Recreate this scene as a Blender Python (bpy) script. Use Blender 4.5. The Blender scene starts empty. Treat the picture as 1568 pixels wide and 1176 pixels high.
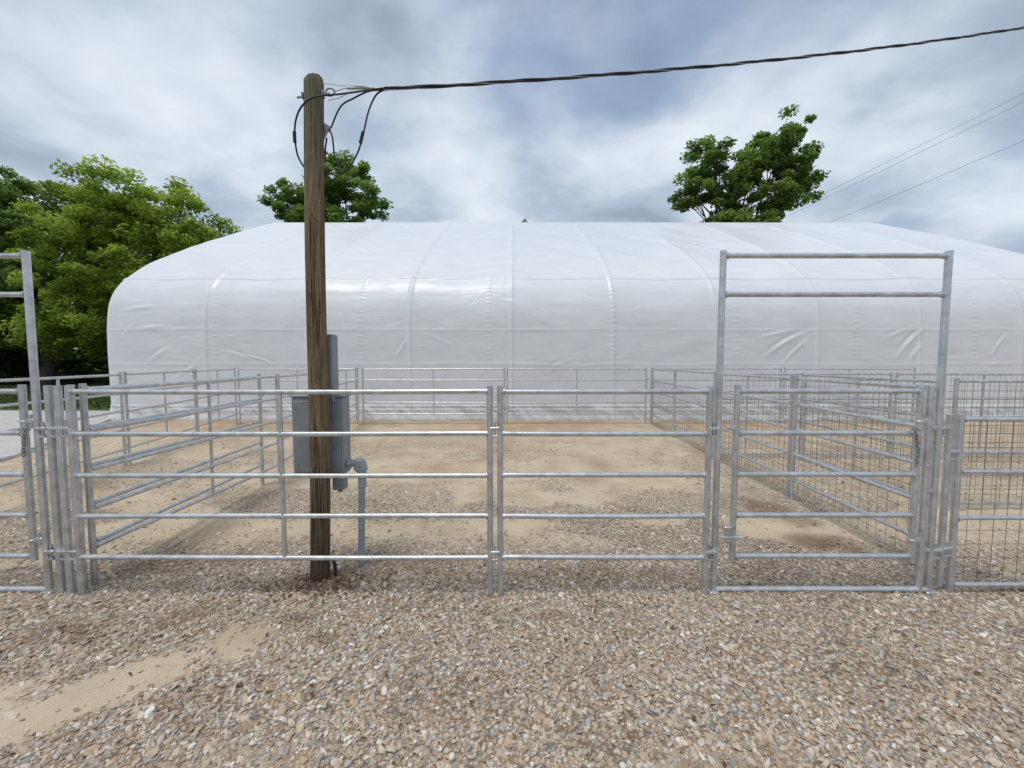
import bpy, math, random
import numpy as np
from mathutils import Vector, Matrix
random.seed(7); rng=np.random.default_rng(11)
sc=bpy.context.scene
COL=sc.collection
R=math.radians

# ------------------------------------------------------------ helpers
class MB:
    def __init__(s): s.v=[];s.f=[];s.sm=[];s.mi=[];s.cur=0
    def add(s,vs,fs,smooth=False):
        o=len(s.v); s.v+= [tuple(v) for v in vs]
        for f in fs: s.f.append(tuple(i+o for i in f)); s.sm.append(smooth); s.mi.append(s.cur)
    def path(s,pts,r,n=10,cap=True):
        pts=[Vector(p) for p in pts]; m=len(pts)
        rs=r if isinstance(r,(list,tuple)) else [r]*m
        vs=[];u=None
        for i,p in enumerate(pts):
            t=(pts[min(i+1,m-1)]-pts[max(i-1,0)]).normalized()
            if u is None:
                a=Vector((0,0,1)) if abs(t.z)<.9 else Vector((1,0,0))
                u=t.cross(a).normalized()
            else:
                u=(u-t*u.dot(t)).normalized()
            w=t.cross(u)
            for k in range(n):
                an=2*math.pi*k/n
                vs.append(p+(u*math.cos(an)+w*math.sin(an))*rs[i])
        fs=[]
        for i in range(m-1):
            for k in range(n):
                fs.append((i*n+k,i*n+(k+1)%n,(i+1)*n+(k+1)%n,(i+1)*n+k))
        s.add(vs,fs,True)
        if cap:
            s.add(vs[:n],[tuple(range(n))]); s.add(vs[-n:],[tuple(range(n-1,-1,-1))])
    def tube(s,a,b,r,n=12,cap=True): s.path([a,b],r,n,cap)
    def box(s,c,d,bev=0.0,rz=0):
        x,y,z=[q/2 for q in d]; b=bev
        if b<=0:
            pr=[(-x,-y),(x,-y),(x,y),(-x,y)]
        else:
            pr=[(-x+b,-y),(x-b,-y),(x,-y+b),(x,y-b),(x-b,y),(-x+b,y),(-x,y-b),(-x,-y+b)]
        n=len(pr); M=Matrix.Rotation(rz,3,'Z'); vs=[]
        rings=[(-z,1-b/x if b else 1),(-z+b,1),(z-b,1),(z,1-b/x if b else 1)] if b else [(-z,1),(z,1)]
        for zz,k in rings:
            for px,py in pr:
                sx=k; sy=(1-b/y) if (b and k!=1) else 1
                vs.append(Vector(c)+M@Vector((px*sx,py*sy,zz)))
        fs=[]
        for i in range(len(rings)-1):
            for k in range(n): fs.append((i*n+k,i*n+(k+1)%n,(i+1)*n+(k+1)%n,(i+1)*n+k))
        fs.append(tuple(range(n-1,-1,-1))); fs.append(tuple(range((len(rings)-1)*n,len(rings)*n)))
        s.add(vs,fs)
    def torus(s,c,R1,r,M,sx=1.0,n=12,k=6):
        vs=[];fs=[]
        for i in range(n):
            a=2*math.pi*i/n
            for j in range(k):
                b=2*math.pi*j/k
                q=Vector(((R1+r*math.cos(b))*math.cos(a)*sx,(R1+r*math.cos(b))*math.sin(a),r*math.sin(b)))
                vs.append(Vector(c)+M@q)
        for i in range(n):
            for j in range(k):
                fs.append((i*k+j,((i+1)%n)*k+j,((i+1)%n)*k+(j+1)%k,i*k+(j+1)%k))
        s.add(vs,fs,True)
    def obj(s,name,mats,parent=None):
        me=bpy.data.meshes.new(name); me.from_pydata(s.v,[],s.f); me.update()
        if not isinstance(mats,(list,tuple)): mats=[mats]
        for m in mats: me.materials.append(m)
        me.polygons.foreach_set('use_smooth',s.sm); me.polygons.foreach_set('material_index',s.mi)
        o=bpy.data.objects.new(name,me); COL.objects.link(o)
        if parent: o.parent=parent
        return o
def np_obj(name,verts,faces,mat,smooth=False,attrs=None,parent=None):
    me=bpy.data.meshes.new(name)
    nv=len(verts); nf,k=faces.shape
    me.vertices.add(nv); me.vertices.foreach_set('co',np.asarray(verts,dtype=np.float32).ravel())
    me.loops.add(nf*k); me.loops.foreach_set('vertex_index',faces.astype(np.int32).ravel())
    me.polygons.add(nf); me.polygons.foreach_set('loop_start',np.arange(0,nf*k,k,dtype=np.int32))
    me.update(calc_edges=True)
    me.polygons.foreach_set('use_smooth',np.full(nf,smooth))
    if attrs:
        for n,a in attrs.items():
            at=me.attributes.new(n,'FLOAT','POINT'); at.data.foreach_set('value',a.astype(np.float32).ravel())
    me.materials.append(mat)
    o=bpy.data.objects.new(name,me); COL.objects.link(o)
    if parent: o.parent=parent
    return o
_tab=rng.random((256,256))
def vnoise(x,y):
    xi=np.floor(x).astype(int); yi=np.floor(y).astype(int); fx=x-xi; fy=y-yi
    fx=fx*fx*(3-2*fx); fy=fy*fy*(3-2*fy)
    g=lambda a,b:_tab[a%256,b%256]
    return (g(xi,yi)*(1-fx)+g(xi+1,yi)*fx)*(1-fy)+(g(xi,yi+1)*(1-fx)+g(xi+1,yi+1)*fx)*fy
def fbm(x,y,o=4):
    s=0;a=.5;t=0
    for i in range(o):
        s=s+a*vnoise(x*2**i+17.3*i,y*2**i+5.1*i); t+=a; a*=.5
    return s/t
def sstep(a,b,x):
    t=np.clip((x-a)/(b-a),0,1); return t*t*(3-2*t)

# ------------------------------------------------------------ material helpers
def newmat(name):
    m=bpy.data.materials.new(name); m.use_nodes=True
    nt=m.node_tree; b=nt.nodes['Principled BSDF']; return m,nt,b
def N(nt,t,**k):
    n=nt.nodes.new(t)
    for a,v in k.items(): setattr(n,a,v)
    return n
def ramp(nt,stops,interp='LINEAR'):
    r=nt.nodes.new('ShaderNodeValToRGB'); r.color_ramp.interpolation=interp
    el=r.color_ramp.elements
    while len(el)<len(stops): el.new(.5)
    for e,(p,c) in zip(el,stops): e.position=p; e.color=(*c,1) if len(c)==3 else c
    return r
def mixc(nt,fac,a,b,bt='MIX'):
    m=nt.nodes.new('ShaderNodeMix'); m.data_type='RGBA'; m.blend_type=bt
    L=nt.links
    for i,v in ((0,fac),(6,a),(7,b)):
        if hasattr(v,'is_output'): L.new(v,m.inputs[i])
        elif i==0: m.inputs[0].default_value=v
        else: m.inputs[i].default_value=(*v,1)
    return m.outputs[2]
def noise(nt,vec,scale,detail=4,rough=.5,dist=0):
    n=N(nt,'ShaderNodeTexNoise'); n.inputs['Scale'].default_value=scale; n.inputs['Detail'].default_value=detail
    n.inputs['Roughness'].default_value=rough; n.inputs['Distortion'].default_value=dist
    if vec is not None: nt.links.new(vec,n.inputs['Vector'])
    return n.outputs['Fac']
def mapping(nt,vec,scale=(1,1,1)):
    m=N(nt,'ShaderNodeMapping'); m.inputs['Scale'].default_value=scale; nt.links.new(vec,m.inputs['Vector']); return m.outputs[0]
def bump(nt,h,b,strength=.3,dist=.01):
    n=N(nt,'ShaderNodeBump'); n.inputs['Strength'].default_value=strength; n.inputs['Distance'].default_value=dist
    nt.links.new(h,n.inputs['Height']); nt.links.new(n.outputs[0],b.inputs['Normal'])

def mat_galv(name,base=(.60,.62,.64),rough=.34):
    m,nt,b=newmat(name); tc=N(nt,'ShaderNodeTexCoord').outputs['Object']
    n1=noise(nt,tc,14,4); n2=noise(nt,tc,90,2)
    r=ramp(nt,[(.3,tuple(c*.78 for c in base)),(.7,tuple(min(1,c*1.14) for c in base))]); nt.links.new(n1,r.inputs[0])
    dirt=noise(nt,tc,5,5,.7); rd=ramp(nt,[(.58,(0,0,0)),(.78,(.45,.45,.45))]); nt.links.new(dirt,rd.inputs[0])
    c=mixc(nt,rd.outputs[0],r.outputs[0],(.28,.25,.21))
    nt.links.new(c,b.inputs['Base Color']); b.inputs['Metallic'].default_value=.82
    rr=ramp(nt,[(.3,(rough-.08,)*3),(.7,(rough+.16,)*3)]); nt.links.new(n2,rr.inputs[0]); nt.links.new(rr.outputs[0],b.inputs['Roughness'])
    bump(nt,n2,b,.08,.002)
    return m
GALV=mat_galv('galvanized_steel')
GALVD=mat_galv('weathered_galvanized_steel',(.30,.31,.32),.5)
def mat_simple(name,c1,c2,scale,rough=.6,metal=0,bs=.2,bd=.004,stretch=(1,1,1)):
    m,nt,b=newmat(name); tc=mapping(nt,N(nt,'ShaderNodeTexCoord').outputs['Object'],stretch)
    n=noise(nt,tc,scale,6,.6); r=ramp(nt,[(.3,c1),(.7,c2)]); nt.links.new(n,r.inputs[0])
    nt.links.new(r.outputs[0],b.inputs['Base Color']); b.inputs['Roughness'].default_value=rough; b.inputs['Metallic'].default_value=metal
    bump(nt,n,b,bs,bd); return m
WIRE=mat_simple('dull_wire',(.13,.125,.115),(.25,.24,.22),20,.6,.4)
GREY=mat_simple('grey_painted_metal',(.20,.22,.24),(.27,.29,.31),6,.45)
PVC=mat_simple('grey_pvc',(.25,.29,.32),(.31,.35,.38),8,.5)
BLACK=mat_simple('black_cable_jacket',(.010,.010,.011),(.02,.02,.02),30,.6)
ALU=mat_simple('bare_aluminium_strand',(.35,.35,.36),(.5,.5,.5),60,.45,.7)

# ------------------------------------------------------------ ground fields
def sandfield(x,y):
    n=fbm(x*.9+3,y*1.3+9,5)
    s=sstep(.62,.76,n)*.35
    inside=sstep(3.3,4.2,y)
    s=np.maximum(s,inside*sstep(.40,.60,fbm(x*.55+40,y*.8+2,5))*.85)
    s=np.maximum(s,.42*sstep(3.6,6.0,y))
    blobs=[(-2.15,2.08,.85,.21,.70,1),(-2.9,1.75,.6,.24,.5,.98),(1.7,6.4,1.6,1.3,0,1),(2.75,4.0,.55,.3,.1,1),(.4,5.0,1.2,.32,0,.95),
           (1.6,4.3,.4,.16,0,.9),(-.3,5.4,.8,.3,.1,.85),(-.9,3.95,.4,.12,0,.6),(-4.2,3.5,.7,.25,.2,.8),(2.4,8.2,1.3,1.6,0,.95),(.2,4.2,.35,.12,0,.7)]
    w=fbm(x*3.1,y*3.1+50,4)-.5
    for cx,cy,rx,ry,a,st in blobs:
        dx=x-cx;dy=y-cy; u=(dx*math.cos(a)+dy*math.sin(a))/rx; v=(-dx*math.sin(a)+dy*math.cos(a))/ry
        d=np.sqrt(u*u+v*v)+w*1.3
        s=np.maximum(s,st*(1-sstep(.55,1.2,d)))
    return s
def height(x,y):
    near=np.exp(-((x/14)**4))*np.exp(-(((y-4)/9)**4))
    return near*((fbm(x*.8+7,y*.8,3)-.5)*.05-.006*sandfield(x,y)+(fbm(x*7,y*7,2)-.5)*.008)
xs=np.concatenate([-np.geomspace(900,12,40),np.arange(-11.6,-6,.2),np.arange(-6,6,.055),np.arange(6,11.6,.2),np.geomspace(12,900,40)])
ys=np.concatenate([-np.geomspace(300,1,24),np.arange(-.6,1,.2),np.arange(1,8,.055),np.arange(8,14,.12),np.geomspace(14.2,1500,50)])
X,Y=np.meshgrid(xs,ys); Z=height(X,Y)
nx=len(xs);ny=len(ys)
idx=np.arange(nx*ny).reshape(ny,nx)
F=np.stack([idx[:-1,:-1],idx[:-1,1:],idx[1:,1:],idx[1:,:-1]],-1).reshape(-1,4)
S=sandfield(X,Y)
grass=np.maximum(sstep(-10.8,-12.6,X+ (fbm(X*.7,Y*.7)-.5)*1.2)*sstep(11.8,12.6,Y),np.maximum(sstep(33,40,Y),sstep(30,40,np.abs(X))))
clay=sstep(8.6,10.6,Y+(fbm(X*1.5,Y*1.5)-.5)*2.5)*sstep(.25,.6,fbm(X*.6+2,Y*.6))*.8
clay=np.maximum(clay,sstep(.58,.75,fbm(X*.8+90,Y*.8+33,4))*sstep(4.5,6,Y)*.4)
clay=np.maximum(clay,(1-sstep(.2,1,np.sqrt(((X+3.9)/.6)**2+((Y-2.95)/.25)**2)+(fbm(X*3,Y*3)-.5)))*.9)
def brown_patchf(x,y):
    s=0*x
    w=fbm(x*4+9,y*4+3,4)-.5
    for cx,cy,rx,ry,st in [(3.0,3.75,.45,.3,.8),(3.15,4.4,.3,.5,.6),(-1.45,2.62,.14,.10,.55),(-1.22,2.42,.10,.07,.6),(-1.5,3.1,.5,.18,.6),(-2.3,2.62,.16,.1,.45),(.25,2.66,.12,.05,.5),(-2.9,3.4,.6,.2,.5),(-.9,3.4,.8,.15,.35),(.5,3.2,1.1,.15,.35),(-3.0,2.45,.4,.12,.4)]:
        d=np.sqrt(((x-cx)/rx)**2+((y-cy)/ry)**2)+w*1.6
        s=np.maximum(s,st*(1-sstep(.4,1.25,d)))
    return s
wet=brown_patchf(X,Y)  # mask for dark brown patches mixed over soil and stones

gm,nt,b=newmat('gravel_and_sandy_soil'); L=nt.links
tc=N(nt,'ShaderNodeTexCoord').outputs['Object']
def attr(nt,n):
    a=N(nt,'ShaderNodeAttribute'); a.attribute_name=n; return a.outputs['Fac']
v1=N(nt,'ShaderNodeTexVoronoi'); v1.inputs['Scale'].default_value=44; L.new(tc,v1.inputs['Vector'])
sepc=N(nt,'ShaderNodeSeparateColor'); L.new(v1.outputs['Color'],sepc.inputs[0])
STONES=[(0,(.36,.255,.17)),(.13,(.49,.39,.28)),(.28,(.58,.49,.385)),(.42,(.40,.355,.31)),(.54,(.64,.575,.485)),(.66,(.49,.345,.23)),(.75,(.30,.28,.265)),(.83,(.54,.475,.395)),(.90,(.46,.445,.435)),(.955,(.80,.77,.72))]
sr=ramp(nt,STONES,'CONSTANT'); L.new(sepc.outputs[0],sr.inputs[0])
edge=ramp(nt,[(.25,(1,1,1)),(.62,(.52,.49,.46))]); L.new(v1.outputs['Distance'],edge.inputs[0])  # shade in the gaps between stones, painted into the colour
stone=mixc(nt,1.0,sr.outputs[0],edge.outputs[0],'MULTIPLY')
ns=noise(nt,tc,2.3,7,.65); sand=ramp(nt,[(.25,(.48,.38,.265)),(.55,(.58,.475,.345)),(.8,(.66,.56,.425))]); L.new(ns,sand.inputs[0])
fine=noise(nt,tc,160,2,.7); fr=ramp(nt,[(.3,(.76,.75,.74)),(.7,(1.08,1.08,1.08))]); L.new(fine,fr.inputs[0])
sandc=mixc(nt,1.0,sand.outputs[0],fr.outputs[0],'MULTIPLY')
pn=noise(nt,tc,16,5,.7)
add=N(nt,'ShaderNodeMath',operation='ADD'); L.new(attr(nt,'sand'),add.inputs[0]); 
pm=N(nt,'ShaderNodeMath',operation='MULTIPLY_ADD'); pm.inputs[1].default_value=1.7; pm.inputs[2].default_value=-.65; L.new(pn,pm.inputs[0]); L.new(pm.outputs[0],add.inputs[1])
sr2=ramp(nt,[(.3,(0,0,0)),(.8,(1,1,1))]); L.new(add.outputs[0],sr2.inputs[0])
c=mixc(nt,sr2.outputs[0],stone,sandc)
clayr=ramp(nt,[(.3,(.39,.245,.145)),(.7,(.53,.365,.235))]); L.new(ns,clayr.inputs[0])
cm=N(nt,'ShaderNodeMath',operation='MULTIPLY'); L.new(attr(nt,'clay'),cm.inputs[0]); cr=ramp(nt,[(.3,(.2,.2,.2)),(.62,(.9,.9,.9))]); L.new(pn,cr.inputs[0]); L.new(cr.outputs[0],cm.inputs[1])
c=mixc(nt,cm.outputs[0],c,clayr.outputs[0])
mottle=noise(nt,tc,1.1,5,.65); dr=ramp(nt,[(.34,(.80,.77,.74)),(.5,(1,1,1))]); L.new(mottle,dr.inputs[0])  # broad noise darkens the ground in random patches
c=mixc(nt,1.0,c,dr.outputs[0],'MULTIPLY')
c=mixc(nt,attr(nt,'wet'),c,(.17,.105,.06))
gr=noise(nt,tc,3,6,.7); gcol=ramp(nt,[(.3,(.035,.06,.015)),(.6,(.08,.12,.03)),(.8,(.16,.15,.06))]); L.new(gr,gcol.inputs[0])
c=mixc(nt,attr(nt,'grass'),c,gcol.outputs[0])
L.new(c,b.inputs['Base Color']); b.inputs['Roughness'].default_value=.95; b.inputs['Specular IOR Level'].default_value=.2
inv=N(nt,'ShaderNodeMath',operation='SUBTRACT'); inv.inputs[0].default_value=1; L.new(v1.outputs['Distance'],inv.inputs[1])
onem=N(nt,'ShaderNodeMath',operation='SUBTRACT'); onem.inputs[0].default_value=1.0; L.new(sr2.outputs[0],onem.inputs[1])
hm=N(nt,'ShaderNodeMath',operation='MULTIPLY'); L.new(inv.outputs[0],hm.inputs[0]); L.new(onem.outputs[0],hm.inputs[1])
ha=N(nt,'ShaderNodeMath',operation='MULTIPLY_ADD'); L.new(fine,ha.inputs[0]); ha.inputs[1].default_value=.18; L.new(hm.outputs[0],ha.inputs[2])
bump(nt,ha.outputs[0],b,.7,.012)
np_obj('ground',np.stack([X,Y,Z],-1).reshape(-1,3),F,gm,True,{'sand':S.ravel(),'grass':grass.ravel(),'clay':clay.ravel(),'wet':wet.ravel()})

gs,nt,b=newmat('crushed_stone'); L=nt.links
g=N(nt,'ShaderNodeNewGeometry'); r=ramp(nt,STONES,'CONSTANT'); L.new(g.outputs['Random Per Island'],r.inputs[0])
tc=N(nt,'ShaderNodeTexCoord').outputs['Object']; n=noise(nt,tc,120,3,.6); rr=ramp(nt,[(.3,(.82,.80,.78)),(.7,(1.12,1.11,1.10))]); L.new(n,rr.inputs[0])
cc=mixc(nt,1.0,r.outputs[0],rr.outputs[0],'MULTIPLY')
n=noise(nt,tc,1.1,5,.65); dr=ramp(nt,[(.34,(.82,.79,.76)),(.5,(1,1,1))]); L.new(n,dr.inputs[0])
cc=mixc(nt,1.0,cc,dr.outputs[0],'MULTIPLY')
dust=mixc(nt,.17,cc,(.57,.465,.345))
wa=N(nt,'ShaderNodeMath',operation='MULTIPLY'); L.new(attr(nt,'wet'),wa.inputs[0]); wa.inputs[1].default_value=.75
dust=mixc(nt,wa.outputs[0],dust,(.20,.12,.07))
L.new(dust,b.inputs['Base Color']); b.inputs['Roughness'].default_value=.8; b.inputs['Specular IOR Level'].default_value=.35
phi=(1+5**.5)/2
ico=np.array([(-1,phi,0),(1,phi,0),(-1,-phi,0),(1,-phi,0),(0,-1,phi),(0,1,phi),(0,-1,-phi),(0,1,-phi),(phi,0,-1),(phi,0,1),(-phi,0,-1),(-phi,0,1)])/math.sqrt(1+phi*phi)
icf=np.array([(0,11,5),(0,5,1),(0,1,7),(0,7,10),(0,10,11),(1,5,9),(5,11,4),(11,10,2),(10,7,6),(7,1,8),(3,9,4),(3,4,2),(3,2,6),(3,6,8),(3,8,9),(4,9,5),(2,4,11),(6,2,10),(8,6,7),(9,8,1)])
M=170000
py=1.0+7.5*rng.random(M)**1.3; px=(rng.random(M)*2-1)*(1.45*py+.5)
sf=sandfield(px,py); keep=rng.random(M)<(1-.95*sf)*np.where(py>3.6,.65,1)*(.5+.5*sstep(.3,.5,fbm(px*2,py*2+70)))
px=px[keep];py=py[keep]; n=len(px)
coarse=fbm(px*.8+5,py*.8+31,3)
size=np.clip(rng.lognormal(math.log(.0078),.44,n)*(.78+.45*coarse),.0035,.022)
V=ico[None]*rng.uniform(.60,1.28,(n,12,1))
V=V*rng.uniform([.8,.65,.35],[1.5,1.1,.8],(n,3))[:,None,:]
ang=rng.random(n)*6.283
cz,sz=np.cos(ang),np.sin(ang)
ax=rng.normal(0,.35,(n,2))
V=V*size[:,None,None]
x,y,z=V[...,0],V[...,1],V[...,2]
z2=z+x*ax[:,0:1]+y*ax[:,1:2]
x2=x*cz[:,None]-y*sz[:,None]; y2=x*sz[:,None]+y*cz[:,None]
zz=height(px,py)+size*.2
V=np.stack([x2+px[:,None],y2+py[:,None],z2+zz[:,None]],-1).reshape(-1,3)
Fc=(icf[None]+(np.arange(n)*12)[:,None,None]).reshape(-1,3)
np_obj('gravel',V,Fc,gs,False,{'wet':np.repeat(brown_patchf(px,py),12)})

# ------------------------------------------------------------ concrete pad
CONC=mat_simple('concrete',(.44,.42,.39),(.56,.54,.50),3,.9)
mb=MB(); 
def slab(mb,poly,z0,z1):
    n=len(poly); vs=[(x,y,z0) for x,y in poly]+[(x,y,z1) for x,y in poly]
    mb.add(vs,[(i,(i+1)%n,n+(i+1)%n,n+i) for i in range(n)]+[tuple(range(n,2*n))])
slab(mb,[(-9.0,6.8),(-12.0,11.6),(-13.2,13.6),(-45,14.4),(-45,5.8)],-.1,.05)
mb.obj('concrete_driveway',CONC)

# ------------------------------------------------------------ fabric building
x0=-12.25; bay=3.06; nb=10; x1=x0+bay*nb
prof=[(11.80,0),(11.80,1.2),(11.80,2.4),(11.85,3.2),(11.99,3.71),(12.28,4.2),(12.9,4.76),(13.9,5.43),(15.5,6.33),(17.8,7.55),(20.2,8.76)]
def catmull(P,n):
    P=[np.array(p,float) for p in P]; P=[2*P[0]-P[1]]+P+[2*P[-1]-P[-2]]; out=[]
    for i in range(1,len(P)-2):
        for k in range(n):
            t=k/n; a,b_,c_,d=P[i-1:i+3]
            out.append(.5*((2*b_)+(-a+c_)*t+(2*a-5*b_+4*c_-d)*t*t+(-a+3*b_-3*c_+d)*t**3))
    out.append(P[-2]); return np.array(out)
pc=catmull(prof,60); sl=np.concatenate([[0],np.cumsum(np.linalg.norm(np.diff(pc,axis=0),axis=1))])
st=np.concatenate([np.arange(0,5.6,.028),np.linspace(5.6,sl[-1],90)])
PY=np.interp(st,sl,pc[:,0]); PZ=np.interp(st,sl,pc[:,1])
ty=np.gradient(PY,st); tz=np.gradient(PZ,st); ln=np.hypot(ty,tz); ny_=-tz/ln; nz_=ty/ln
gx=np.linspace(x0,x1,901)
GX,GS=np.meshgrid(gx,st); GY=PY[:,None]+0*GX; GZ=PZ[:,None]+0*GX
fr=((GX-x0)/bay)%1; dx=np.minimum(fr,1-fr)*bay
onwall=1-sstep(5.0,6.5,GS)
roof=sstep(4.6,6.0,GS)
D=(.032+.006*roof)*np.exp(-(dx/(.05+.05*roof))**2)-(.055+.02*roof)*np.sin(np.pi*fr)**2*(.35+.65*sstep(2.8,4.4,GS))
for zp,am in ((4.55,.030),(2.72,.008),(1.68,.008)):
    D+=am*np.exp(-((GS-zp-(fbm(GX*.6,GX*0+zp)-.5)*.08)/.035)**2)*(.4+fbm(GX*1.3,GX*0+zp*3))
D+=(fbm(GX*.9,GS*1.6,3)-.5)*.026*onwall
D+=(fbm(GX*.5,GS*7+20,3)-.5)*.008*onwall*sstep(2.4,3.8,GS)
D+=roof*(fbm((GX+GS*.8)*1.1,GS*.25+60,3)-.5)*.06
seams=[-8.9,-4.55,-.70,3.0,6.75,10.35,13.9]
for sx in seams:
    D+=.0045*np.sin(GS*2*math.pi/.14+np.sin(GS*3)*1.2)*np.exp(-((GX-sx)/.10)**2)*sstep(1.5,2.2,GS)*(1-sstep(4.2,4.9,GS))
    D+=.007*np.exp(-((GX-sx)/.03)**2)*(GS<4.6)
def crease(cx,cs,ln_,a,w,am):
    ix=np.where(np.abs(gx-cx)<ln_+.2)[0]; iy=np.where(np.abs(st-cs)<ln_+.2)[0]
    if len(ix)==0 or len(iy)==0: return
    sl_=np.s_[iy[0]:iy[-1]+1,ix[0]:ix[-1]+1]
    ddx=GX[sl_]-cx; dd=GS[sl_]-cs; u=ddx*math.cos(a)+dd*math.sin(a); v=-ddx*math.sin(a)+dd*math.cos(a)+.15*u*u
    D[sl_]+=am*np.exp(-(u/ln_*1.6)**2)*(np.exp(-(v/w)**2)-.6*np.exp(-((v-w*1.7)/w)**2))
for k in range(110):
    rx=random.uniform(x0,x1); cs=random.choice([1.7,2.72,2.72,3.4,.5,4.3])+random.gauss(0,.22)
    crease(rx,cs,random.uniform(.15,.5),random.choice([.25,-.25,.8,-.8,.1,-.1,1.0])+random.gauss(0,.15),random.uniform(.02,.05),random.uniform(.003,.008))
for (cx,cs,l,a,w,am) in [(8.2,2.35,.85,.55,.06,.030),(8.5,2.1,.6,.8,.05,.020),(7.9,2.6,.5,.2,.05,.016),(11.9,2.35,.7,.85,.06,.032),(12.1,2.05,.5,1.0,.05,.020),(11.5,2.6,.4,.4,.05,.014),
    (-8.3,2.0,.5,-.3,.04,.014),(-7.6,1.85,.6,-.3,.03,.015),(14.6,2.3,.5,1.0,.04,.02),(-10.8,2.8,.5,.1,.05,.016),(-9.8,1.5,.5,.5,.04,.014),(-3.3,2.2,.5,1.0,.04,.014),(-10.6,2.0,.5,.6,.06,.016),(-11.2,3.4,.6,.15,.06,.018)]:
    crease(cx,cs,l,a,w,am)
sk=1-sstep(.30,.5,GS)
gath=fbm(GX*3.2+GS*2.5,GS*1.2+3,4)-.5
D+=sk*(gath*.18+.04)+.015*np.exp(-((GS-.42)/.02)**2)-.02*np.exp(-((GS-.37)/.02)**2)
D+=(1-sstep(0,.22,GS))*.13*(fbm(GX*1.1,GX*0+4)+.1)
D*=1-sstep(sl[-1]-1.6,sl[-1],GS)
GY=GY+ny_[:,None]*D; GZ=np.maximum(GZ+nz_[:,None]*D,-.02)
cd=np.minimum(GX-x0,x1-GX); rc=.25; cin=np.where(cd<rc,rc-np.sqrt(np.maximum(rc*rc-(rc-cd)**2,0)),0)
GY=GY+cin*(-ny_[:,None])*.8; GZ=GZ-cin*np.maximum(nz_[:,None],0)*.8
fm,nt,b=newmat('white_vinyl_fabric'); L=nt.links
tc=N(nt,'ShaderNodeTexCoord').outputs['Object']
n1=noise(nt,mapping(nt,tc,(1,1,3)),1.2,5,.6); r=ramp(nt,[(.3,(.69,.71,.74)),(.7,(.76,.775,.79))]); L.new(n1,r.inputs[0])
sep=N(nt,'ShaderNodeSeparateXYZ'); L.new(tc,sep.inputs[0])
n2=noise(nt,mapping(nt,tc,(2,1,.6)),3,5,.7)
dz=N(nt,'ShaderNodeMapRange'); dz.inputs['From Min'].default_value=0; dz.inputs['From Max'].default_value=.6; dz.inputs['To Min'].default_value=.95; dz.inputs['To Max'].default_value=0; L.new(sep.outputs[2],dz.inputs[0])
mm=N(nt,'ShaderNodeMath',operation='MULTIPLY'); L.new(dz.outputs[0],mm.inputs[0]); L.new(n2,mm.inputs[1])
c=mixc(nt,mm.outputs[0],r.outputs[0],(.34,.29,.24)); L.new(c,b.inputs['Base Color'])
b.inputs['Roughness'].default_value=.32; b.inputs['Specular IOR Level'].default_value=.4
nb_=noise(nt,mapping(nt,tc,(1.0,1,4)),3.0,3,.5); bump(nt,nb_,b,.15,.02)
barn=bpy.data.objects.new('fabric_covered_building',None); COL.objects.link(barn)
V=np.stack([GX,GY,GZ],-1).reshape(-1,3); nr,ncx=GX.shape
idx=np.arange(nr*ncx).reshape(nr,ncx); F=np.stack([idx[:-1,:-1],idx[:-1,1:],idx[1:,1:],idx[1:,:-1]],-1).reshape(-1,4)
np_obj('front_cover',V,F,fm,True,parent=barn)
pr=catmull([(40.4-y,z) for y,z in prof][::-1],8); bx=np.linspace(x0,x1,41)
BX,BI=np.meshgrid(bx,np.arange(len(pr))); V=np.stack([BX,pr[BI,0],pr[BI,1]],-1).reshape(-1,3)
nr,ncx=BX.shape; idx=np.arange(nr*ncx).reshape(nr,ncx); F=np.stack([idx[:-1,:-1],idx[:-1,1:],idx[1:,1:],idx[1:,:-1]],-1).reshape(-1,4)
np_obj('rear_cover',V,F,fm,True,parent=barn)
for nm,gxx,inn in (('gable_wall_left',x0,.02),('gable_wall_right',x1,-.02)):
    mb=MB(); a=catmull(prof,8); pts=[(gxx+inn,y+.2,max(z-.15,-.02)) for y,z in a]; pts+=[(gxx+inn,40.4-y-.2,max(z-.15,-.02)) for y,z in a[::-1][1:]]
    mb.add(pts,[tuple(range(len(pts)))]); mb.obj(nm,fm,barn)

# ------------------------------------------------------------ fences
RH=[1.555,1.24,.925,.61,.29]
def lerp(a,b,t): return (a[0]+(b[0]-a[0])*t,a[1]+(b[1]-a[1])*t)
def coupler(mb,p,d,z):
    c=(p[0],p[1],z)
    ang=math.atan2(d[1],d[0])
    mb.box(c,(.075,.050,.022),.004,ang)
    mb.tube((p[0],p[1],z-.05),(p[0],p[1],z+.045),.007,8)
    mb.box((p[0],p[1],z-.06),(.05,.034,.018),.003,ang)
def wiremesh(mb,a,b,z0,z1,step=.10,r=.0022):
    mb.cur=1
    Ln=math.hypot(b[0]-a[0],b[1]-a[1]); n=int(Ln/step)
    for i in range(1,n):
        p=lerp(a,b,i/n); mb.tube((p[0],p[1],z0),(p[0],p[1],z1),r,4,False)
    m=int((z1-z0)/step)
    for i in range(m+1):
        z=z0+(z1-z0)*i/m; mb.tube((*a,z),(*b,z),r,4,False)
    mb.cur=0
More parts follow.
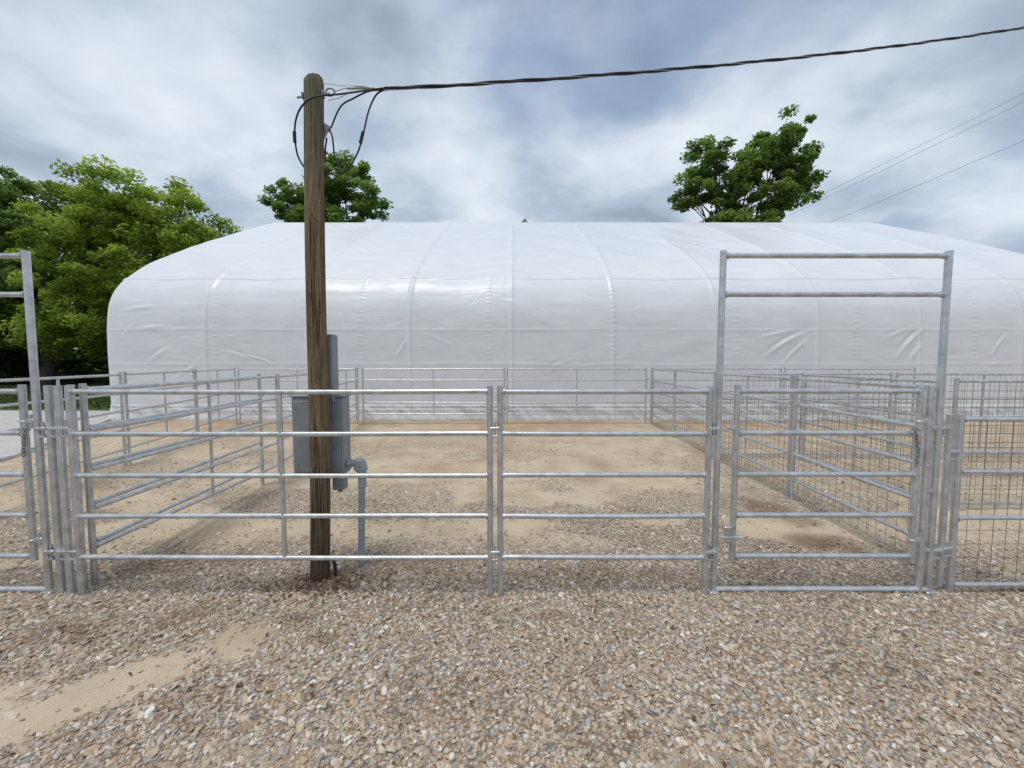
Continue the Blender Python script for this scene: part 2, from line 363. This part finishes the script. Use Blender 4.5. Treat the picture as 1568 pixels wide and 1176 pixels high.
def panel(a,b,name='corral_fence_panel',H=1.6,rails=RH,mids=(.5,),mesh=None,mat=GALV,rr=.019,jit=.006,coup=True,pb=0.0):
    mb=MB(); d=(b[0]-a[0],b[1]-a[1]); Ln=math.hypot(*d)
    for p in (a,b):
        mb.tube((*p,pb),(*p,H),.0225,14)
    for z in rails:
        j1=random.uniform(-jit,jit); j2=random.uniform(-jit,jit); sag=random.uniform(-.006,.002)
        pts=[]
        for k in range(7):
            t=k/6; q=lerp(a,b,t); pts.append((q[0],q[1],z+j1*(1-t)+j2*t+sag*4*t*(1-t)))
        mb.path(pts,rr,12,False)
        for t in (.028/Ln,1-.028/Ln):
            q0=lerp(a,b,t-.007/Ln); q1=lerp(a,b,t+.007/Ln); mb.tube((*q0,z),(*q1,z),rr+.004,12)
    for t in mids:
        q=lerp(a,b,t)
        mb.tube((q[0],q[1],rails[-1]),(q[0],q[1],rails[0]),.0165,10)
    if mesh: wiremesh(mb,a,b,mesh[0],mesh[1])
    if coup:
        u=(d[0]/Ln*.038,d[1]/Ln*.038)
        for z in (H-.32,.335):
            coupler(mb,(b[0]+u[0],b[1]+u[1]),d,z)
    return mb.obj(name,[mat,WIRE])
FY=2.90
panel((-3.29,FY),(-.165,FY),jit=.004)
panel((-.088,FY),(1.47,FY),mids=(),jit=.004)
mb=MB()
for xx,yy in ((-3.37,FY),(-3.455,FY+.01),(-3.37,FY+.085)):
    mb.tube((xx,yy,0),(xx,yy,1.6),.0235,14)
for z in (1.28,.34):
    coupler(mb,(-3.41,FY),(1,0),z); coupler(mb,(-3.33,FY),(1,0),z); coupler(mb,(-3.505,FY),(1,0),z)
mb.obj('fence_corner_post',GALV)
def gate_frame(xa,xb,y,top=2.575,low=2.27,r=.0235):
    mb=MB()
    for xx in (xa,xb): mb.tube((xx,y,0),(xx,y,top+.01),r,14)
    for z in (top-.025,low): mb.tube((xa,y,z),(xb,y,z),.019,12,False)
    for z in (top-.025,low):
        for xx,s in ((xa,1),(xb,-1)): mb.tube((xx+s*.02,y,z),(xx+s*.04,y,z),.024,12)
    mb.tube((xa,y,.028),(xb,y,.028),.021,12,False)
    for xx in (xa,xb):
        mb.box((xx,y,.01),(.07,.07,.02),.004)
    for z in (1.28,.34):
        coupler(mb,(xb+.04,y),(1,0),z); coupler(mb,(xa-.04,y),(1,0),z)
    return mb.obj('gate_frame',GALV)
gate_frame(1.548,3.20,FY+.02)
gate_frame(-5.2,-3.56,FY+.02)
def gate(xa,xb,y,latch=-1,name='tube_gate'):
    mb=MB()
    z0,z1=.275,1.585
    for xx in (xa,xb): mb.tube((xx,y,z0-.02),(xx,y,z1+.02),.0225,14)
    for z in RH: mb.tube((xa,y,z),(xb,y,z),.019,12,False)
    for z in RH:
        for xx,s in ((xa,1),(xb,-1)): mb.tube((xx+s*.022,y,z),(xx+s*.036,y,z),.023,12)
    hx=xb if latch<0 else xa; s=1 if latch<0 else -1
    for z in (1.33,.42):
        mb.box((hx+s*.045,y,z),(.07,.03,.035),.004); mb.torus((hx,y,z),.027,.006,Matrix.Identity(3))
        mb.tube((hx+s*.05,y,z-.05),(hx+s*.05,y,z+.05),.009,8)
    lx=xa if latch<0 else xb
    mb.box((lx-s*.05,y-.02,.47),(.05,.03,.12),.005); mb.tube((lx-s*.12,y-.03,.45),(lx+s*.06,y-.03,.45),.008,8)
    mb.box((lx-s*.045,y-.015,1.28),(.06,.02,.03),.004)
    return mb.obj(name,GALV)
gate(1.685,3.055,FY+.02)
gate(-5.08,-3.66,FY+.02,latch=-1)
mb=MB(); mb.tube((3.128,FY+.02,0),(3.128,FY+.02,1.60),.0235,14)
for z in (1.28,.34,.8): mb.box((3.165,FY+.02,z),(.06,.04,.025),.004)
mb.obj('hinge_post',GALV)
def chain(p0,n,name,side=.0):
    mb=MB(); p=Vector(p0)
    for i in range(n):
        Mx=Matrix.Rotation(R(90),3,'Y') if i%2 else Matrix.Rotation(R(90),3,'X')@Matrix.Rotation(R(90),3,'Z')
        mb.torus(p,.011,.0028,Mx,1.7,10,5)
        p+=Vector((side*math.sin(i*.5),random.uniform(-.002,.002),-.026))
    mb.torus(p0,.03,.003,Matrix.Identity(3),1.0,14,5)
    mb.obj(name,GALVD)
chain((3.0,FY-.015,1.27),11,'gate_chain',.006)
chain((-3.62,FY-.015,1.27),8,'gate_chain',-.006)
mb=MB(); 
mb.tube((3.295,FY+.03,.05),(3.295,FY+.03,1.38),.022,14)
for z in (1.1,.35): coupler(mb,(3.335,FY+.03),(1,0),z)
mb.obj('hinge_post',GALV)
panel((3.38,FY+.03),(5.6,FY+.03),'wire_mesh_fence_panel',1.38,[1.34,.945,.58,.06],(.35,.7),(.06,1.34),rr=.018)
panel((-3.36,3.06),(-3.38,5.62),jit=.01)
panel((-3.47,3.16),(-3.62,5.6),jit=.01,mids=())
panel((-3.42,5.72),(-3.9,8.45))
panel((-3.93,8.53),(-4.32,10.95))
panel((-6.05,4.3),(-6.6,6.6),jit=.01); panel((-6.62,6.7),(-7.15,8.8),jit=.01); panel((-7.17,8.88),(-7.75,10.95),jit=.01)
panel((-5.9,4.25),(-8.9,4.0),jit=.01)
panel((-7.68,11.0),(-4.40,11.02),jit=.01); panel((-4.20,11.02),(-.22,11.03),jit=.01); panel((-.13,11.03),(3.78,11.05),jit=.01)
panel((3.40,3.1),(3.55,4.88),jit=.01,mesh=(.1,1.24),mids=())
panel((3.56,4.97),(3.68,7.05),jit=.01,mesh=(.1,1.24))
panel((3.69,7.13),(3.80,9.1),jit=.01,mesh=(.1,1.24),mids=()); panel((3.81,9.18),(3.9,10.95),jit=.01,mids=(),mesh=(.1,1.24))
MR=dict(H=1.58,rails=[1.54,1.1,.7,.08],mids=(.5,),mesh=(.08,1.54),jit=.01)
panel((3.78,7.1),(6.9,7.12),'wire_mesh_fence_panel',**MR)
panel((7.0,7.12),(10.2,7.14),'wire_mesh_fence_panel',**MR)
panel((5.15,4.7),(5.2,7.0),'wire_mesh_fence_panel',**MR)
panel((5.25,4.62),(8.3,4.64),'wire_mesh_fence_panel',**MR)
panel((3.98,11.05),(7.6,11.07),jit=.01); panel((7.7,11.07),(11.4,11.09),jit=.01)

# ------------------------------------------------------------ utility pole
wm,nt,b=newmat('weathered_wood'); L=nt.links
tc=N(nt,'ShaderNodeTexCoord').outputs['Object']; st_=mapping(nt,tc,(14,14,.9))
n1=noise(nt,st_,2.2,7,.72,.8); r=ramp(nt,[(.28,(.055,.038,.025)),(.43,(.16,.11,.068)),(.58,(.27,.19,.115)),(.75,(.38,.30,.20))]); L.new(n1,r.inputs[0])
n2=noise(nt,mapping(nt,tc,(34,34,.45)),2.5,5,.8,.5); ck=ramp(nt,[(.38,(.14,.12,.10)),(.46,(1,1,1))]); L.new(n2,ck.inputs[0])
c=mixc(nt,1.0,r.outputs[0],ck.outputs[0],'MULTIPLY')
kn=N(nt,'ShaderNodeTexVoronoi'); kn.inputs['Scale'].default_value=1; L.new(mapping(nt,tc,(5,5,3.2)),kn.inputs['Vector'])
kr=ramp(nt,[(.05,(.25,.2,.16)),(.13,(1,1,1))]); L.new(kn.outputs['Distance'],kr.inputs[0])
c=mixc(nt,1.0,c,kr.outputs[0],'MULTIPLY')
sep=N(nt,'ShaderNodeSeparateXYZ'); L.new(tc,sep.inputs[0])
mr=N(nt,'ShaderNodeMapRange'); mr.inputs['From Min'].default_value=2.6; mr.inputs['From Max'].default_value=3.95; mr.inputs['To Max'].default_value=1.3; L.new(sep.outputs[2],mr.inputs[0])
n3=noise(nt,tc,9,5); mu=N(nt,'ShaderNodeMath',operation='MULTIPLY'); L.new(mr.outputs[0],mu.inputs[0]); L.new(n3,mu.inputs[1])
c=mixc(nt,mu.outputs[0],c,(.17,.185,.12))
mr=N(nt,'ShaderNodeMapRange'); mr.inputs['From Min'].default_value=1.2; mr.inputs['From Max'].default_value=0; mr.inputs['To Max'].default_value=.65; L.new(sep.outputs[2],mr.inputs[0])
c=mixc(nt,mr.outputs[0],c,(.05,.04,.03))
L.new(c,b.inputs['Base Color']); b.inputs['Roughness'].default_value=.9; b.inputs['Specular IOR Level'].default_value=.2
hh=mixc(nt,1.0,n1,ck.outputs[0],'MULTIPLY'); bump(nt,hh,b,.9,.012)
pole=bpy.data.objects.new('utility_pole',None); COL.objects.link(pole)
mb=MB(); nseg=140; na=44; vs=[]
for i in range(nseg+1):
    t=i/nseg; z=-.15+t*4.09; cx=-1.59+.07*t+.006*math.sin(t*7); cy=3.14+.01*math.sin(t*5)
    r0=.075-.009*t
    for k in range(na):
        a=2*math.pi*k/na
        d=(float(vnoise(np.array(math.cos(a)*6+20),np.array(math.sin(a)*6+z*.8)))-.5)*.012
        for kz,ka,kr_ in ((.9,4.4,.05),(1.55,5.0,.04),(2.3,4.5,.05),(2.9,5.1,.04),(3.3,4.2,.04)):
            da=(a-ka)*r0; d+=.009*math.exp(-((z-kz)**2+da*da)/(kr_*kr_*.4))
        rr=r0+d
        if i==nseg: rr-=.01
        vs.append((cx+rr*math.cos(a),cy+rr*math.sin(a),z+(.012*math.cos(a) if i==nseg else 0)))
fs=[(i*na+k,i*na+(k+1)%na,(i+1)*na+(k+1)%na,(i+1)*na+k) for i in range(nseg) for k in range(na)]
mb.add(vs,fs,True); mb.add(vs[-na:],[tuple(range(na))])
mb.obj('wooden_shaft',wm,pole)
mb=MB()
mb.tube((-1.65,3.13,3.80),(-1.40,3.13,3.83),.008,8); mb.box((-1.60,3.13,3.805),(.012,.05,.05),.003); mb.box((-1.45,3.13,3.825),(.012,.05,.05),.003)
mb.torus((-1.395,3.13,3.84),.028,.007,Matrix.Rotation(R(90),3,'X'),1.2,16,6)
mb.obj('eye_bolt',GALVD,pole)

svc=bpy.data.objects.new('electrical_service_panel',None); COL.objects.link(svc); svc.location=(-.075,0,0)
mb=MB(); mb.tube((-1.51,3.245,1.9),(-1.50,3.245,3.5),.021,12); mb.path([(-1.50,3.245,3.46),(-1.46,3.24,3.56),(-1.40,3.20,3.62),(-1.355,3.15,3.58)],[.026,.034,.036,.024],12)
mb.obj('conduit_weatherhead',PVC,svc)
mb=MB(); mb.box((-1.435,3.27,1.72),(.085,.10,.56),.008); mb.box((-1.435,3.215,1.72),(.07,.012,.50),.004)
mb.obj('meter_riser_box',GREY,svc)
mb=MB(); mb.box((-1.555,3.33,1.15),(.43,.15,.66),.01); mb.box((-1.555,3.33,1.487),(.45,.17,.016),.004); mb.box((-1.555,3.248,1.15),(.39,.012,.60),.004)
for dz in (-.25,.25):
    for dxx in (-.17,.17): mb.tube((-1.555+dxx,3.243,1.15+dz),(-1.555+dxx,3.236,1.15+dz),.009,8)
mb.box((-1.43,3.25,1.15),(.04,.022,.09),.004)
mb.obj('breaker_enclosure',GREY,svc)
mb=MB(); mb.box((-1.40,3.31,.75),(.10,.09,.13),.008); mb.tube((-1.40,3.31,.66),(-1.40,3.31,.69),.02,10)
mb.obj('outlet_box',GREY,svc)
mb=MB()
mb.tube((-1.34,3.32,.905),(-1.27,3.32,.905),.03,14); mb.tube((-1.325,3.32,.905),(-1.305,3.32,.905),.038,14)
mb.box((-1.235,3.32,.89),(.085,.075,.12),.018); mb.path([(-1.245,3.32,.92),(-1.215,3.32,.90),(-1.20,3.32,.84)],[.038,.042,.036],14)
mb.tube((-1.215,3.32,.78),(-1.215,3.32,.86),.038,14)
mb.path([(-1.215,3.32,.82),(-1.225,3.32,.5),(-1.24,3.32,-.1)],.028,16)
mb.tube((-1.214,3.32,.70),(-1.215,3.32,.78),.034,14)
mb.obj('pvc_conduit',PVC,svc)
mb=MB(); mb.path([(-1.41,3.17,.13),(-1.39,3.16,.06),(-1.39,3.15,-.02)],.014,8); mb.obj('ground_wire',BLACK,svc)

def spl(pts,n=10):
    P=[Vector(p) for p in pts]; P=[2*P[0]-P[1]]+P+[2*P[-1]-P[-2]]; out=[]
    for i in range(1,len(P)-2):
        for k in range(n):
            t=k/n;a,b_,c_,d=P[i-1:i+3]
            out.append(.5*((2*b_)+(c_-a)*t+(2*a-5*b_+4*c_-d)*t*t+(3*b_-a-3*c_+d)*t**3))
    out.append(P[-2]); return out
cab=bpy.data.objects.new('overhead_power_cable',None); COL.objects.link(cab)
A=Vector((-.98,3.12,3.855)); B=Vector((15.2,7.4,9.2))
def cpos(t):
    p=A.lerp(B,t); p.z-=4*.40*t*(1-t); return p
for s in range(3):
    mb=MB(); pts=[]
    Nn=700
    for i in range(Nn+1):
        t=i/Nn; p=cpos(t); ph=t*2*math.pi*20+s*2.094; rr=.0075
        pts.append(p+Vector((0,math.cos(ph)*rr,math.sin(ph)*rr)))
    mb.path(pts,.0078 if s<2 else .004,6); mb.obj('strand_%d'%(s+1),BLACK if s<2 else GALVD,cab)
mb=MB()
mb.path(spl([(-.97,3.12,3.855),(-1.04,3.12,3.81),(-1.10,3.12,3.69),(-1.15,3.12,3.50),(-1.20,3.12,3.365),(-1.295,3.13,3.25),(-1.37,3.14,3.34),(-1.395,3.15,3.515),(-1.42,3.16,3.58)]),.0065,8)
mb.path(spl([(-.98,3.11,3.855),(-1.12,3.1,3.83),(-1.28,3.06,3.78),(-1.45,3.035,3.745),(-1.56,3.05,3.70),(-1.64,3.09,3.62),(-1.67,3.12,3.50),(-1.665,3.16,3.36),(-1.61,3.24,3.28),(-1.54,3.27,3.34),(-1.47,3.22,3.55)]),.0065,8)
mb.path(spl([(-.99,3.12,3.85),(-1.1,3.13,3.845),(-1.22,3.14,3.80),(-1.33,3.16,3.75),(-1.42,3.18,3.60)]),.006,8)
mb.path(spl([(-1.145,3.12,3.54),(-1.155,3.12,3.50),(-1.168,3.12,3.455)],4),.013,8)
mb.path([(-1.672,3.118,3.54),(-1.672,3.12,3.46)],.013,8)
mb.obj('drip_loops',BLACK,cab)
mb=MB()
mb.path(spl([(-.97,3.12,3.865),(-1.1,3.12,3.86),(-1.25,3.12,3.865),(-1.37,3.13,3.84)]),.0035,6)
mb.path(spl([(-1.02,3.12,3.86),(-1.15,3.11,3.87),(-1.28,3.12,3.88),(-1.41,3.13,3.90),(-1.47,3.13,3.90)]),.003,6)
mb.path(spl([(-1.1,3.12,3.84),(-1.22,3.10,3.82),(-1.31,3.1,3.78),(-1.40,3.1,3.76)]),.003,6)
mb.tube((-1.06,3.12,3.862),(-1.26,3.12,3.862),.010,8)
mb.obj('dead_end_clamp',ALU,cab)
mb=MB()
for (p,q) in (((44,62,25.5),(62,44,34)),((46.5,60,22.0),(60,42,27.5)),((43.5,62,24.5),(62,45,33.0))):
    P=Vector(p);Q=Vector(q); d=(Q-P); pts=[P+d*(t/12*3-1) + Vector((0,0,1.2*((t/12*3-1.5)**2)*.25)) for t in range(13)]
    mb.path(pts,.018,5)
mb.obj('distant_power_lines',BLACK)

# ------------------------------------------------------------ trees
def leafmat(name,dark,mid,light):
    m,nt,b=newmat(name); L=nt.links
    g=N(nt,'ShaderNodeNewGeometry').outputs['Random Per Island']
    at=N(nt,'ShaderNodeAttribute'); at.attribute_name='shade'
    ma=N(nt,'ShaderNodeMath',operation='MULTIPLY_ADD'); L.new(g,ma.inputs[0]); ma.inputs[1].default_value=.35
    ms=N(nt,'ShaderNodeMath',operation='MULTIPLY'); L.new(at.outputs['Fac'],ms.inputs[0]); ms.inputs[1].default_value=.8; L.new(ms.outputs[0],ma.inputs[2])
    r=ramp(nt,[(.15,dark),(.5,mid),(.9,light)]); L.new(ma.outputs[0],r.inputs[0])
    L.new(r.outputs[0],b.inputs['Base Color']); b.inputs['Roughness'].default_value=.5; b.inputs['Specular IOR Level'].default_value=.3
    tr=N(nt,'ShaderNodeBsdfTranslucent'); L.new(r.outputs[0],tr.inputs[0])
    mx=N(nt,'ShaderNodeMixShader'); mx.inputs[0].default_value=.45; L.new(b.outputs[0],mx.inputs[1]); L.new(tr.outputs[0],mx.inputs[2])
    L.new(mx.outputs[0],nt.nodes['Material Output'].inputs[0]); return m
LBR=leafmat('bright_leaves',(.08,.13,.014),(.26,.37,.04),(.46,.58,.09))
LMD=leafmat('oak_leaves',(.045,.08,.016),(.15,.25,.045),(.30,.43,.10))
LDK=leafmat('dark_leaves',(.015,.032,.009),(.045,.085,.020),(.09,.15,.035))
BARK=mat_simple('bark',(.05,.04,.03),(.12,.10,.08),6,.95,0,.6,.03,(3,3,1))
def leaves(name,centers,radii,shades,per,ls,mat,parent):
    n=len(centers); tot=n*per
    c=np.repeat(centers,per,0); r=np.repeat(radii,per,0)
    d=rng.normal(size=(tot,3)); d/=np.linalg.norm(d,axis=1,keepdims=True)
    rad=rng.random(tot)**.5
    p=c+d*r*rad[:,None]*np.array([1,1,.75])
    u=rng.normal(size=(tot,3)); u[:,2]*=.5; u/=np.linalg.norm(u,axis=1,keepdims=True)
    w=np.cross(u,rng.normal(size=(tot,3))*.9+np.array([0,-.3,1.3])); w/=np.linalg.norm(w,axis=1,keepdims=True)
    nn=np.cross(u,w)
    s=ls*rng.uniform(.6,1.35,(tot,1))
    V=np.stack([p-u*s,p+w*s*.55+nn*s*.15,p+u*s,p-w*s*.55+nn*s*.15],1).reshape(-1,3)
    F=np.arange(tot*4).reshape(-1,4)
    sh=np.repeat(np.clip(np.repeat(shades,per)+.22*d[:,2]*rad,0,1),4)  # leaves on clump tops tinted lighter, light from above painted in
    return np_obj(name,V,F,mat,False,{'shade':sh},parent)
def tree(name,base,lobes,mat,sub=26,per=110,ls=.16,subr=(.55,1.05),trunk_r=.35,fill=.5,shb=0):
    root=bpy.data.objects.new(name,None); COL.objects.link(root)
    C=[];Rr=[];Sh=[]; mb=MB(); B=Vector(base)
    ctr=sum((Vector(l[0]) for l in lobes),Vector())/len(lobes)
    fork=Vector((B.x+(ctr.x-B.x)*.4,B.y,ctr.z*.5))
    mb.path(spl([B-Vector((0,0,.3)),B.lerp(fork,.5)+Vector((.15,0,0)),fork],5),[trunk_r*(1.25-.45*i/10) for i in range(11)],12)
    for (c,r) in lobes:
        c=Vector(c); mid=fork.lerp(c,.55)+Vector((random.gauss(0,.4),random.gauss(0,.4),.5))
        pts=spl([fork,mid,c],5); mb.path(pts,[trunk_r*.5*(1-.85*i/(len(pts)-1)) for i in range(len(pts))],8)
        k=int(sub*(r[0]/3)**2)
        for i in range(k):
            d=Vector((random.gauss(0,1),random.gauss(0,1),random.gauss(0,1))).normalized(); q=random.random()**fill
            off=Vector((d.x*r[0],d.y*r[1],d.z*r[2]))*q*.95
            p=c+off; rr=random.uniform(*subr)*(1.15-.35*q)
            C.append(p);Rr.append((rr*1.15,rr*1.15,rr)); Sh.append(min(1,max(0,.42+shb+.28*d.z*q+random.gauss(0,.17))))  # upper clumps get a lighter tint, painted top light
            if i%3==0:
                m2=c.lerp(p,.5)+Vector((random.gauss(0,.15),random.gauss(0,.15),random.gauss(0,.15)))
                s0=fork.lerp(c,random.uniform(.6,1)) ; mb.path([s0,m2,p],[trunk_r*.14,trunk_r*.08,.015],5)
    mb.obj('trunk_and_limbs',BARK,root)
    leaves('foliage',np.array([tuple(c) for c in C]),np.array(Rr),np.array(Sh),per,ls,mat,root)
    return root
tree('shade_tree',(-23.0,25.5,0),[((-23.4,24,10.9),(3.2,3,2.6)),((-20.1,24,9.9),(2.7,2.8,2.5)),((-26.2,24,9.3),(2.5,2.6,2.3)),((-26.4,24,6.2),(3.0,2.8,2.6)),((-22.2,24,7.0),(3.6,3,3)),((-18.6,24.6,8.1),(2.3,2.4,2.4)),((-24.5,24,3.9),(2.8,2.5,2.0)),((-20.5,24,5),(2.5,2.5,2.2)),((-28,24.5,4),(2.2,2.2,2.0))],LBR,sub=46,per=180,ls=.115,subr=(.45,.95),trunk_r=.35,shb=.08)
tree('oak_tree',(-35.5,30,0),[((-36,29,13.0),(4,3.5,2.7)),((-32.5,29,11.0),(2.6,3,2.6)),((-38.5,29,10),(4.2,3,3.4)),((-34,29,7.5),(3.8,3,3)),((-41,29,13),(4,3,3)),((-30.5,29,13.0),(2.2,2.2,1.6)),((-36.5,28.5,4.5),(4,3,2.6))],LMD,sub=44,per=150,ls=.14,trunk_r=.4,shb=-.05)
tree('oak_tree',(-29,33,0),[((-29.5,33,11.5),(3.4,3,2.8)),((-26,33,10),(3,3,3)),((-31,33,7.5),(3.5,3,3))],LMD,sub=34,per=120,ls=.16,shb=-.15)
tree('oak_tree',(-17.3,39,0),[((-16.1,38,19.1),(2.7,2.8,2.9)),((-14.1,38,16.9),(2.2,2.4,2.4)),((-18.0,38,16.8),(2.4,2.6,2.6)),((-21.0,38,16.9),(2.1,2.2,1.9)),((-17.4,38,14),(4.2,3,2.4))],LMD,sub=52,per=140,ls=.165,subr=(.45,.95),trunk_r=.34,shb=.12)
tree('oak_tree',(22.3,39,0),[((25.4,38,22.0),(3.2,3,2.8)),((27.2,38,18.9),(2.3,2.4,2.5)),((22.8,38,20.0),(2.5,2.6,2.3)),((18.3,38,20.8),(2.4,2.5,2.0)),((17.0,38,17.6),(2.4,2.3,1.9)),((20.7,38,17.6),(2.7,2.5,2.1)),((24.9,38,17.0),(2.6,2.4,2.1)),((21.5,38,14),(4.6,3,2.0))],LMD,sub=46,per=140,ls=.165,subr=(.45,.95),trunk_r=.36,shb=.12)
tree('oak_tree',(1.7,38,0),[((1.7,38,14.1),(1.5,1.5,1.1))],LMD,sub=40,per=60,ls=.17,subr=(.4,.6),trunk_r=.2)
C=[];Rr=[];Sh=[]
for i in range(560):
    x=random.uniform(-70,-14); y=32+random.uniform(-3,5)+ (0 if x<-20 else 3); z=random.random()**.9*7.5
    C.append((x,y,z)); q=random.uniform(.9,1.7); Rr.append((q,q,q)); Sh.append(random.uniform(0,.7))
und=bpy.data.objects.new('distant_treeline',None); COL.objects.link(und)
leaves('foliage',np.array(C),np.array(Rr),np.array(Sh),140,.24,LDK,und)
mb=MB()
for i in range(16):
    x=random.uniform(-60,-18); y=random.uniform(28.5,31); mb.path([(x,y,-.2),(x+random.gauss(0,.3),y,4),(x+random.gauss(0,.8),y,8)],[.16,.12,.06],7)
mb.obj('trunks',BARK,und)
gmat=leafmat('grass_blades',(.03,.05,.012),(.07,.11,.03),(.16,.17,.06))
n=26000; gxp=rng.uniform(-40,-13.4,n); gyp=rng.uniform(14.5,27,n); hgt=rng.uniform(.05,.2,n); a=rng.random(n)*6.28
dxv=np.cos(a)*.02; dyv=np.sin(a)*.02; lx=rng.normal(0,.05,n); ly=rng.normal(0,.05,n)
V=np.stack([np.stack([gxp-dxv,gyp-dyv,0*gxp],-1),np.stack([gxp+dxv,gyp+dyv,0*gxp],-1),np.stack([gxp+lx,gyp+ly,hgt],-1)],1).reshape(-1,3)
np_obj('grass',V,np.arange(3*n).reshape(-1,3),gmat,False,{'shade':np.repeat(rng.random(n),3)})
lm=mat_simple('dead_leaves',(.07,.035,.018),(.20,.11,.05),40,.9)
n=560; k=n*3//5
lxp=np.concatenate([rng.normal(-1.5,.3,k),rng.uniform(-3.5,4,n-k)]); lyp=np.concatenate([rng.normal(3.0,.12,k),rng.uniform(1.6,4.6,n-k)])
s=rng.uniform(.008,.02,n); a=rng.random(n)*6.28; zb=height(lxp,lyp)+.014
u=np.stack([np.cos(a),np.sin(a),rng.normal(0,.3,n)],-1)*s[:,None]; w=np.stack([-np.sin(a),np.cos(a),rng.normal(0,.4,n)],-1)*s[:,None]*.6
c0=np.stack([lxp,lyp,zb],-1)
V=np.stack([c0-u,c0+w+[0,0,.004],c0+u,c0-w+[0,0,.004]],1).reshape(-1,3)
np_obj('leaf_litter',V,np.arange(4*n).reshape(-1,4),lm,False)

# ------------------------------------------------------------ world
w=bpy.data.worlds.new('World'); sc.world=w; w.use_nodes=True; nt=w.node_tree; nt.nodes.clear(); L=nt.links
sd=Vector((-.22,-.20,.95)).normalized(); el=math.asin(sd.z); az=math.atan2(sd.x,sd.y)
sky=N(nt,'ShaderNodeTexSky'); sky.sky_type='NISHITA'; sky.sun_disc=False; sky.sun_elevation=el; sky.sun_rotation=az%(2*math.pi)
b1=N(nt,'ShaderNodeBackground'); b1.inputs[1].default_value=.15; L.new(sky.outputs[0],b1.inputs[0])
tc=N(nt,'ShaderNodeTexCoord').outputs['Generated']
sep=N(nt,'ShaderNodeSeparateXYZ'); L.new(tc,sep.inputs[0])
za=N(nt,'ShaderNodeMath',operation='MAXIMUM'); L.new(sep.outputs[2],za.inputs[0]); za.inputs[1].default_value=0
zb_=N(nt,'ShaderNodeMath',operation='ADD'); L.new(za.outputs[0],zb_.inputs[0]); zb_.inputs[1].default_value=.28
dv=N(nt,'ShaderNodeVectorMath',operation='DIVIDE'); L.new(tc,dv.inputs[0])
cmb=N(nt,'ShaderNodeCombineXYZ'); [L.new(zb_.outputs[0],cmb.inputs[i]) for i in range(3)]; L.new(cmb.outputs[0],dv.inputs[1])
mpp=N(nt,'ShaderNodeMapping'); mpp.inputs['Scale'].default_value=(1,1.15,.4); mpp.inputs['Location'].default_value=(5.2,1.1,0); L.new(dv.outputs[0],mpp.inputs[0]); pv=mpp.outputs[0]
cov=noise(nt,pv,1.9,6,.52,.15); cr=ramp(nt,[(.30,(.45,.45,.45)),(.50,(1,1,1))]); L.new(cov,cr.inputs[0])
mp2=N(nt,'ShaderNodeMapping'); mp2.inputs['Location'].default_value=(7.7,2.1,4); L.new(pv,mp2.inputs[0])
shd=noise(nt,mp2.outputs[0],2.1,6,.5,.12)
cl=ramp(nt,[(.32,(.33,.41,.52)),(.44,(.47,.56,.68)),(.54,(.64,.72,.83)),(.68,(.80,.86,.93))]); L.new(shd,cl.inputs[0])
b2=N(nt,'ShaderNodeBackground'); b2.inputs[1].default_value=1.0; L.new(cl.outputs[0],b2.inputs[0])
mx=N(nt,'ShaderNodeMixShader'); L.new(cr.outputs[0],mx.inputs[0]); L.new(b1.outputs[0],mx.inputs[1]); L.new(b2.outputs[0],mx.inputs[2])
ow=N(nt,'ShaderNodeOutputWorld'); L.new(mx.outputs[0],ow.inputs[0])
sun=bpy.data.lights.new('sun','SUN'); sun.energy=1.7; sun.angle=R(18); sun.color=(1,.96,.9)
so=bpy.data.objects.new('sun',sun); COL.objects.link(so); so.rotation_euler=sd.to_track_quat('Z','Y').to_euler()

# ------------------------------------------------------------ camera
cam=bpy.data.cameras.new('camera'); cam.sensor_width=36; cam.lens=36*600/1568; cam.clip_end=3000; cam.clip_start=.05
co=bpy.data.objects.new('camera',cam); COL.objects.link(co); co.location=(0,0,1.78); co.rotation_euler=(R(90-3.34),0,0)
sc.camera=co
sc.view_settings.view_transform='Standard'; sc.view_settings.look='None'; sc.view_settings.exposure=0
